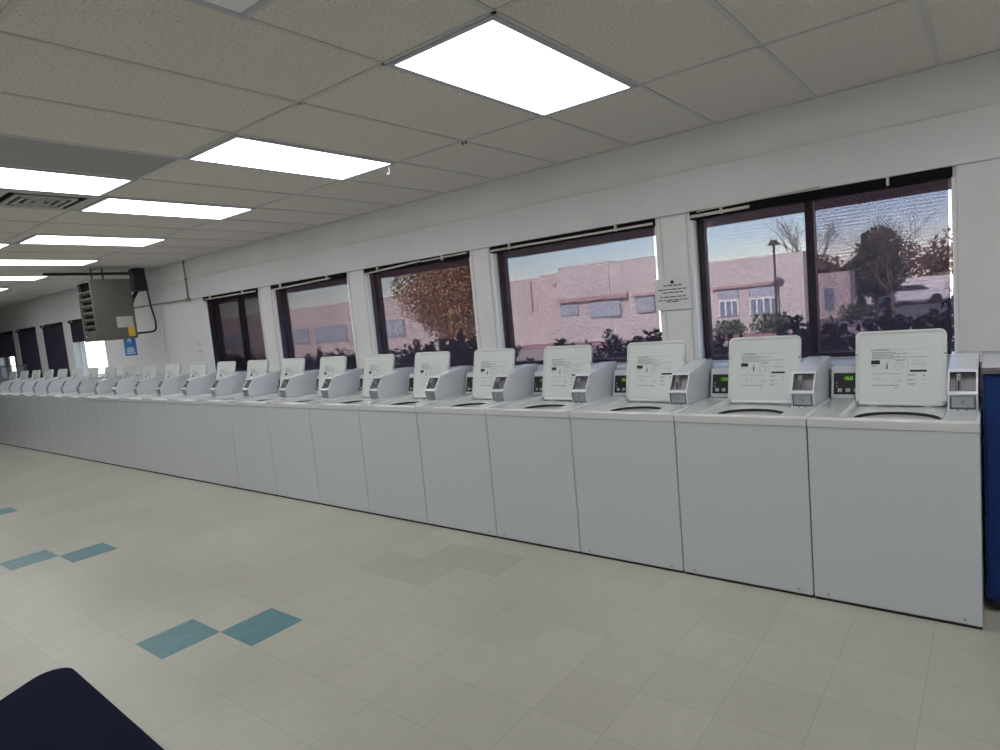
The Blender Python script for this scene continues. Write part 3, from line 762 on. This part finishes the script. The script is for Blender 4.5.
t = thing('table', 'dark navy trapezoid table with a rounded corner in the foreground', 'table', (-1.25, .155, 0), -.033)
def round_poly(P, r, n=7):
    out = []
    for i, p in enumerate(P):
        p = Vector(p); a = (Vector(P[i-1])-p).normalized(); b = (Vector(P[(i+1) % len(P)])-p).normalized()
        th = a.angle(b); d = r/math.tan(th/2); c = p + (a+b).normalized()*(r/math.sin(th/2))
        p0, p1 = p+a*d-c, p+b*d-c; ang = p0.angle(p1)
        for k in range(n+1):
            u = k/n; q = p0*(math.sin((1-u)*ang)/math.sin(ang)) + p1*(math.sin(u*ang)/math.sin(ang)); out.append(tuple(c+q))
    return out
def trap(inset): return round_poly([(-.80+inset*1.7, .338-inset), (-.40+inset*.6, -.34+inset), (.40-inset*.6, -.34+inset), (.80-inset*1.7, .338-inset)], .055-inset*.5)
bm = bmesh.new(); prism_z(bm, trap(.004), .717, .720); obj('table_top', bm, M['table'], t)
bm = bmesh.new(); prism_z(bm, trap(0), .690, .7168); bmesh.ops.bevel(bm, geom=[e for e in bm.edges if abs(e.verts[0].co.z-e.verts[1].co.z) < 1e-6], offset=.004, segments=2, affect='EDGES'); obj('edge_band', bm, M['tableedge'], t)
bm = bmesh.new(); prism_z(bm, trap(.09), .64, .6895); obj('apron', bm, M['tableleg'], t)
for x, y in ((-.60, .24), (.60, .24), (-.33, -.25), (.33, -.25)):
    bm = bmesh.new(); tube(bm, [(x, y, .6895), (x*1.02, y*1.02, 0.012)], .016, 12); l_ = obj('leg', bm, M['tableleg'], t)
    bm = bmesh.new(); tube(bm, [(x*1.02, y*1.02, .014), (x*1.02, y*1.02, 0.0)], .021, 12); obj('foot', bm, M['rubber'], l_)

t = thing('plastic_bin', 'clear plastic bin on the window ledge at the far left', 'bin', (-16.8, 4.17, SILL+.004))
bm = bmesh.new()
for a in ((-.72, .72, -.13, -.127), (-.72, .72, .127, .13), (-.72, -.717, -.127, .127), (.717, .72, -.127, .127)): box(bm, *a, 0, .27)
box(bm, -.717, .717, -.127, .127, 0, .003); obj('walls', bm, M['clear'], t)
bm = bmesh.new()
for a in ((-.78, .78, -.15, -.12), (-.78, .78, .12, .15), (-.78, -.75, -.12, .12), (.75, .78, -.12, .12)): box(bm, *a, .27, .284, .003, 1)
obj('rim', bm, M['heaterslat'], t)

# ------------------------------------------------------------------ outdoors
GZ = -0.5
bm = bmesh.new(); box(bm, -160, 60, WY+.2, 140, GZ-.1, GZ); struct('ground', bm, M['gravel'])
bm = bmesh.new(); box(bm, -14, 40, 31.6, 62, GZ, GZ+.012); struct('parking_lot', bm, M['asphalt'])
bm = bmesh.new(); box(bm, -60, 40, 9.5, 12.2, GZ, GZ+.02); struct('walkway', bm, M['concrete'])
bm = bmesh.new(); box(bm, -20, -4.6, 26.6, 28.0, GZ, GZ+.16, .02, 1); struct('kerb', bm, M['kerb'])
bm = bmesh.new(); box(bm, XL-.4, XR+.4, WY+.2, 5.6, 2.125, 2.5); struct('eave', bm, M['eave'])
bm = bmesh.new(); box(bm, XL-.4, XR+.4, YB-.4, WY+.21, CEIL+.07, CEIL+.4); struct('roof', bm, M['eave'])

# pink building
t = thing('stucco_building', 'low pink stucco building with flat roof seen through the windows', 'building', (-18, 29, GZ))
def bb(name, m, x0, x1, y0, y1, z0, z1, par=t, bev=0):
    bm = bmesh.new(); box(bm, x0+18, x1+18, y0-29, y1-29, z0-GZ, z1-GZ, bev, 1); return obj(name, bm, m, par)
bb('wing', M['stucco2'], -60, -19.8, 29.5, 34, GZ, 3.25)
bb('wing', M['stucco2'], -19.8, -18.4, 29.2, 34, GZ, 3.36)
bb('hall', M['stucco'], -18.4, -15.4, 29.0, 34, GZ, 3.62)
bb('hall', M['stucco'], -15.4, -12.9, 29.05, 34, GZ, 3.56)
bb('hall', M['stucco'], -12.9, -6.35, 29.1, 31.2, GZ, 2.93)
for a, b, c, d in ((-18.42, -17.3, 1.0, 1.66), (-16.6, -14.85, .78, 1.70), (-14.0, -13.0, .88, 1.66)):
    f = bb('window', M['glassdark'], a, b, 28.97, 28.995, c, d); bb('pane', M['blind'], a+.06, b-.06, 28.95, 28.968, c+.06, d-.06, f)
for a, b, c, d in ((-33.5, -31.1, .50, 1.66), (-45.2, -41.8, .50, 1.66), (-41.0, -37.2, .50, 1.66), (-57.0, -51.0, .50, 1.66)):
    f = bb('window', M['glassdark'], a, b, 29.46, 29.495, c, d); bb('pane', M['blind'], a+.06, b-.06, 29.44, 29.458, c+.06, d-.06, f)
bb('lintel', M['lintel'], -18.5, -14.4, 28.80, 28.995, 1.72, 1.93)
bb('lintel', M['lintel'], -14.1, -12.95, 28.90, 29.045, 1.70, 1.82)
for a, b, c, d in ((-9.98, -9.06, .40, 1.63), (-8.62, -7.38, .38, 1.64), (-11.4, -10.95, .95, 1.5)):
    f = bb('window', M['glassdark'], a, b, 29.06, 29.095, c, d)
    bb('pane', M['blind'], a+.05, b-.05, 29.04, 29.059, c+.6*(d-c) if c < .5 else c+.05, d-.05, f)
    if c < .5:
        n = 3 if b-a < 1 else 4
        for i in range(n+1):
            xx = a+.04+(b-a-.08)*i/n; bb('glazing_bar', M['outerwall'], xx-.03, xx+.03, 29.03, 29.059, c+.05, c+.58*(d-c), f)
        bb('glazing_bar', M['outerwall'], a+.02, b-.02, 29.02, 29.029, c+.56*(d-c), c+.62*(d-c), f)
bb('lintel', M['lintel'], -10.2, -7.2, 28.96, 29.095, 1.66, 1.80)
bb('vent', M['lintel'], -19.9, -19.75, 29.15, 29.195, 2.55, 2.75)
bb('vent', M['lintel'], -18.95, -18.7, 29.1, 29.195, 2.72, 2.86)
bb('downspout', M['lintel'], -20.6, -20.55, 29.4, 29.495, 1.4, 3.1)

def leaf_mesh(bm, blobs, n, size, rnd, mi=0, spread=1.0):
    tot = sum(b[3]*b[4]*b[5] for b in blobs)
    for cx_, cy_, cz_, rx, ry, rz_ in blobs:
        for _ in range(max(8, int(n*rx*ry*rz_/tot))):
            v = Vector((rnd.gauss(0, 1), rnd.gauss(0, 1), rnd.gauss(0, 1))).normalized() * (rnd.random()**0.35) * spread
            p = Vector((cx_+v.x*rx, cy_+v.y*ry, cz_+v.z*rz_))
            a = Vector((rnd.gauss(0, 1), rnd.gauss(0, 1), rnd.gauss(0, 1))).normalized(); b = a.orthogonal().normalized()
            s = size*rnd.uniform(.6, 1.4)
            q = [bm.verts.new(p + a*s), bm.verts.new(p + b*s*.5), bm.verts.new(p - a*s), bm.verts.new(p - b*s*.5)]
            f = bm.faces.new(q); f.material_index = mi
def branches(bm, p, d, length, r, depth, rnd, spread=.5, up=.15):
    q = p + d*length
    mid = (p+q)/2 + Vector((rnd.uniform(-1, 1), rnd.uniform(-1, 1), 0))*length*.05
    tube(bm, [p, mid, q], r, 5, r1=r*.62)
    if depth == 0: return
    for i in range(rnd.choice((2, 3, 3))):
        nd = (d + Vector((rnd.uniform(-1, 1), rnd.uniform(-1, 1), rnd.uniform(-.4, .8)))*spread + Vector((0, 0, up))).normalized()
        s = rnd.uniform(.45, 1.0)
        branches(bm, p + (q-p)*s, nd, length*rnd.uniform(.6, .85), r*.55, depth-1, rnd, spread, up)
def bare_tree(loc, h, seed, label, spread=.5, r=.10, depth=5):
    rr = random.Random(seed)
    t = thing('bare_tree', label, 'tree', loc)
    bm = bmesh.new(); th = h*.32
    tube(bm, [(0, 0, 0), (.03, 0, th*.5), (0, .02, th)], r, 8, r1=r*.75); obj('trunk', bm, M['bark'], t)
    bm = bmesh.new()
    for i in range(4):
        a = i*PI/2+rr.uniform(-.4, .4); d = Vector((math.cos(a)*spread, math.sin(a)*spread, 1)).normalized()
        branches(bm, Vector((0, 0.01, th*rr.uniform(.85, 1))), d, h*.24, r*.55, depth, rr, spread)
    obj('crown', bm, M['twig'], t)
def leafy_tree(loc, blobs, n, size, m, seed, label, trunk_h, name='leafy_tree', r=.15):
    rr = random.Random(seed)
    t = thing(name, label, 'tree', loc)
    bm = bmesh.new(); tube(bm, [(0, 0, 0), (0, 0, trunk_h)], r, 8, r1=r*.6); obj('trunk', bm, M['bark'], t)
    bm = bmesh.new(); leaf_mesh(bm, blobs, n, size, rr); obj('crown', bm, m, t)
# bare trees seen through the double window
bare_tree((-9.1, 43, GZ), 7.2, 5, 'bare tree rising behind the pink building in the double window', .62, .10, 5)
bare_tree((-3.0, 27.2, GZ), 4.9, 8, 'bare tree standing before the parked cars in the right pane', .62, .07, 5)
bare_tree((-34.5, 41, GZ), 7.2, 12, 'bare tree twigs above the roof in the dim fourth window', .6, .1, 4)
leafy_tree((-5.9, 46, GZ), [(0, 0, 2.3, 1.7, 1.5, 1.5), (.2, 0, 3.9, 1.2, 1.1, 1.3), (-1.2, 0, 1.9, 1.2, 1, 1.2)], 3400, .16, M['evergreen'], 21,
           'dark round evergreen tree behind the cars in right pane', 1.5, 'evergreen_tree')
leafy_tree((-10.2, 48.5, GZ), [(0, 0, 2.4, 1.9, 1.5, 1.5), (1.0, 0, 2.8, 1.3, 1, 1.2)], 1800, .16, M['brownleaf'], 22, 'brownish tree between the pink building and dark evergreen', 1.2)
for i, (x, y, s, lab) in enumerate(((-1.6, 62, 1.25, 'brown winter tree right of the dark evergreen behind the cars'), (4.0, 71, 1.5, 'brown winter tree at the far right of the right pane'), (-8.2, 70, 1.3, 'brown winter tree half hidden behind the dark evergreen'))):
    leafy_tree((x, y, GZ), [(0, 0, 2.7*s, 2.4*s, 1.8, 1.9*s), (1.2*s, 0, 2.2*s, 1.8*s, 1.5, 1.5*s), (-1.2*s, 0, 2.0*s, 1.7*s, 1.5, 1.4*s)], 2200, .2, M['brownleaf'], 30+i, lab, 1.5)
leafy_tree((-10.3, 11.6, GZ), [(0, 0, 2.75, 1.25, 1.2, 1.25), (.35, 0, 2.3, .80, 1.0, 1.25), (-.85, 0, 2.9, 1.0, 1.0, 1.05), (.05, 0, 3.7, 1.1, 1.0, .9), (.4, .1, 3.1, .75, 1.0, 1.2), (-.2, .1, 2.0, .9, .9, .7)], 22000, .040, M['autumn'], 41,
           'orange brown autumn tree filling the right of the third window', 1.8, 'autumn_tree', .12)
leafy_tree((-38.5, 44, GZ), [(0, 0, 3.2, 1.2, 1, 1.7)], 900, .1, M['brownleaf'], 43, 'thin brown tree at the left edge of the second window', 2.0)

# hedge along the outside of the window wall: individual shrubs
HED = []
def shrub_mesh(seed, w, h, d, n, size):
    rr = random.Random(seed); bm = bmesh.new()
    bl = [(0, 0, h*.32, w*.62, d*.5, h*.42)] + [(rr.uniform(-.3, .3)*w, rr.uniform(-.2, .2)*d, h*rr.uniform(.3, .62), w*rr.uniform(.3, .45), d*.45, h*rr.uniform(.28, .38)) for _ in range(6)] + [(0, 0, h*.4, w*.5, d*.5, h*.4)]
    leaf_mesh(bm, bl, n, size, rr)
    for _ in range(10):                            # shoots that stand out of the top
        x, y = rr.uniform(-.42, .42)*w, rr.uniform(-.3, .3)*d; z = h*rr.uniform(.72, .80); L_ = h*rr.uniform(.05, .14)
        for k in range(7):
            leaf_mesh(bm, [(x+rr.uniform(-.03, .03), y, z+L_*k/6, .05, .04, .04)], 6, size*.8, rr)
    me = bpy.data.meshes.new('shrub_foliage'); bm.to_mesh(me); bm.free(); me.materials.append(M['hedge']); return me
hm = [shrub_mesh(50+i, 1.05, 1.92, 1.0, 8500, .042) for i in range(3)]
names = ['below the right edge of the double window', 'below the right pane of the double window', 'below the mullion of the double window', 'below the left pane of the double window',
         'behind the notice pier', 'below the right part of the second window', 'below the middle of the second window', 'below the left part of the second window',
         'behind the pier between second and third window', 'below the right half of the third window', 'below the left half of the third window', 'behind the pier right of the fourth window', 'below the right half of the fourth window', 'below the left half of the fourth window']
for i in range(14):
    x = -.55 - i*.92
    t = thing('hedge_shrub', 'dark leafy hedge shrub outside, ' + names[i], 'shrub', (x, 6.5+.12*math.sin(i*2.1), GZ), group='hedge outside the windows')
    o = bpy.data.objects.new('foliage', hm[i % 3]); COL.objects.link(o); o.parent = t; o.scale = (random.choice((-1, 1)), 1, random.uniform(.93, 1.03))
    bm = bmesh.new(); tube(bm, [(0, 0, 0), (.02, 0, .5)], .03, 6); obj('stem', bm, M['bark'], t)
bs = shrub_mesh(70, 1.5, 1.0, .9, 700, .08); bs.materials.clear(); bs.materials.append(M['shrub'])
for x, s, lab in ((-9.2, .85, 'round green bush under the narrower window of the pink building'), (-7.45, 1.05, 'wide green bush beside the lamp post at the pink building'), (-5.6, .9, 'dark bush left of the parked white car')):
    t = thing('bush', lab, 'shrub', (x, 28.0 if x < -6 else 36.0, GZ+ (0 if x > -6 else .0)))
    o = bpy.data.objects.new('foliage', bs); COL.objects.link(o); o.parent = t; o.scale = (s, 1, s)
# lamp post
t = thing('lamp_post', 'dark lamp post before the pink building', 'lamp post', (-7.0, 27.2, GZ))
bm = bmesh.new(); tube(bm, [(0, 0, 0), (0, 0, 3.75)], .045, 8); obj('pole', bm, M['pipe'], t)
bm = bmesh.new(); tube(bm, [(0, 0, 3.72), (0, 0, 3.80), (0, 0, 3.92)], .26, 14, r1=.10); obj('lamp_head', bm, M['pipe'], t)
# low pink booth
t = thing('booth', 'small pink walled booth with a dark opening left of the evergreen', 'booth', (-7.2, 39.2, GZ))
bm = bmesh.new(); box(bm, -.95, .95, 0, 1.6, 0, 2.55, .02, 1); obj('walls', bm, M['stucco2'], t)
bm = bmesh.new(); box(bm, -.35, .15, -.03, -.005, .5, 1.7); obj('opening', bm, M['glassdark'], t)
bm = bmesh.new(); box(bm, -9.5, -2.5, 58.6, 59.0, GZ, 1.3, .02, 1); tag(obj('boundary_wall', bm, M['outerwall']), 'pale low wall beyond the parked cars', 'wall')
# cars
def car(loc, rz, label, paint):
    t = thing('car', label, 'car', loc, rz, 'cars parked across the road')
    prof = [(-2.15, .30), (-2.18, .62), (-2.05, .85), (-1.15, .92), (-.55, 1.38), (.75, 1.42), (1.45, .98), (2.0, .92), (2.18, .75), (2.18, .30)]
    bm = bmesh.new(); prism_x(bm, prof, -.82, .82)
    bmesh.ops.rotate(bm, matrix=Matrix.Rotation(PI/2, 3, 'Z'), verts=bm.verts, cent=(0, 0, 0))
    bmesh.ops.bevel(bm, geom=list(bm.edges), offset=.05, segments=2, affect='EDGES'); obj('body', bm, paint, t)
    for s in (-1, 1):
        bm = bmesh.new()
        q = [(-1.02, .96), (-.52, 1.30), (.70, 1.33), (1.28, .98)]
        a = [bm.verts.new((-x, s*.826, z)) for x, z in q]; b = [bm.verts.new((-x, s*.80, z)) for x, z in q]
        bm.faces.new(a); bm.faces.new(b[::-1])
        for i in range(4): bm.faces.new((a[i], a[(i+1) % 4], b[(i+1) % 4], b[i]))
        obj('side_window', bm, M['carglass'], t)
        for x in (-1.35, 1.35):
            bm = bmesh.new(); cyl(bm, (x, s*.86 if s < 0 else s*.66, .33), .33, .20, 'Y', 18); obj('wheel', bm, M['tyre'], t)
    bm = bmesh.new(); box(bm, 2.15, 2.20, -.75, -.5, .62, .82); box(bm, 2.15, 2.20, .5, .75, .62, .82); obj('tail_light', bm, M['taillight'], t)
M['carsilver'] = mat('car_silver_paint', (0.45, 0.46, 0.50), 0.3, 0.3)
car((-4.6, 51.0, GZ+.012), .25, 'white car parked behind the bare tree trunk in right pane', M['carwhite'])
car((-.8, 55.0, GZ+.012), .15, 'silver car parked at the far right of the right pane', M['carsilver'])
car((-6.6, 54.0, GZ+.012), .2, 'white car half hidden behind the dark bush in right pane', M['carwhite'])
# pale wall added to make the view in the unshaded far-left panes bright
bm = bmesh.new(); box(bm, -84, -43, 17.0, 17.3, GZ, 4.4, .02, 1); tag(obj('added_pale_wall', bm, M['outerwall']), 'added pale wall brightening the view outside the uncovered panes at left', 'wall')

# ------------------------------------------------------------------ light
w = bpy.data.worlds.new('sky'); SC.world = w; w.use_nodes = True
nt = w.node_tree; bg = nt.nodes['Background']
sky = nt.nodes.new('ShaderNodeTexSky'); sky.sky_type = 'NISHITA'; sky.sun_disc = False
sky.sun_elevation = math.radians(38); sky.sun_rotation = math.radians(190); sky.altitude = 1500; sky.air_density = 1.25; sky.dust_density = 0.25; sky.ozone_density = 2.0
nt.links.new(sky.outputs[0], bg.inputs['Color']); bg.inputs['Strength'].default_value = 0.47
sun = bpy.data.lights.new('sun', 'SUN'); sun.energy = 15.5; sun.angle = math.radians(0.6); sun.color = (1.0, .95, .87)
so = bpy.data.objects.new('sun', sun); COL.objects.link(so)
sd = Vector((0.20, -1.0, 0.80)).normalized(); so.rotation_euler = sd.to_track_quat('Z', 'Y').to_euler(); so.location = sd*20

# ------------------------------------------------------------------ camera
cam = bpy.data.cameras.new('camera'); cam.sensor_fit = 'HORIZONTAL'; cam.sensor_width = 36.0; cam.lens = 631.9956/1000*36
cam.clip_start = 0.05; cam.clip_end = 500
co = bpy.data.objects.new('camera', cam); COL.objects.link(co)
Rt = Vector((0.7858560, 0.6116550, -0.0911510)); Fw = Vector((-0.6183169, 0.7797068, -0.0986991)); Up = Vector((0.0107013, 0.1339235, 0.9909339))
mw = Matrix(((Rt.x, Up.x, -Fw.x, 0), (Rt.y, Up.y, -Fw.y, 0), (Rt.z, Up.z, -Fw.z, 1.5574), (0, 0, 0, 1)))
co.matrix_world = mw
SC.camera = co
SC.view_settings.view_transform = 'Standard'; SC.view_settings.look = 'None'
SC.view_settings.exposure = 0.0; SC.view_settings.gamma = 1.0; SC.view_settings.use_curve_mapping = False
SC.cycles.use_denoising = True; SC.cycles.max_bounces = 8; SC.cycles.transparent_max_bounces = 16
SC.cycles.sample_clamp_indirect = 6.0
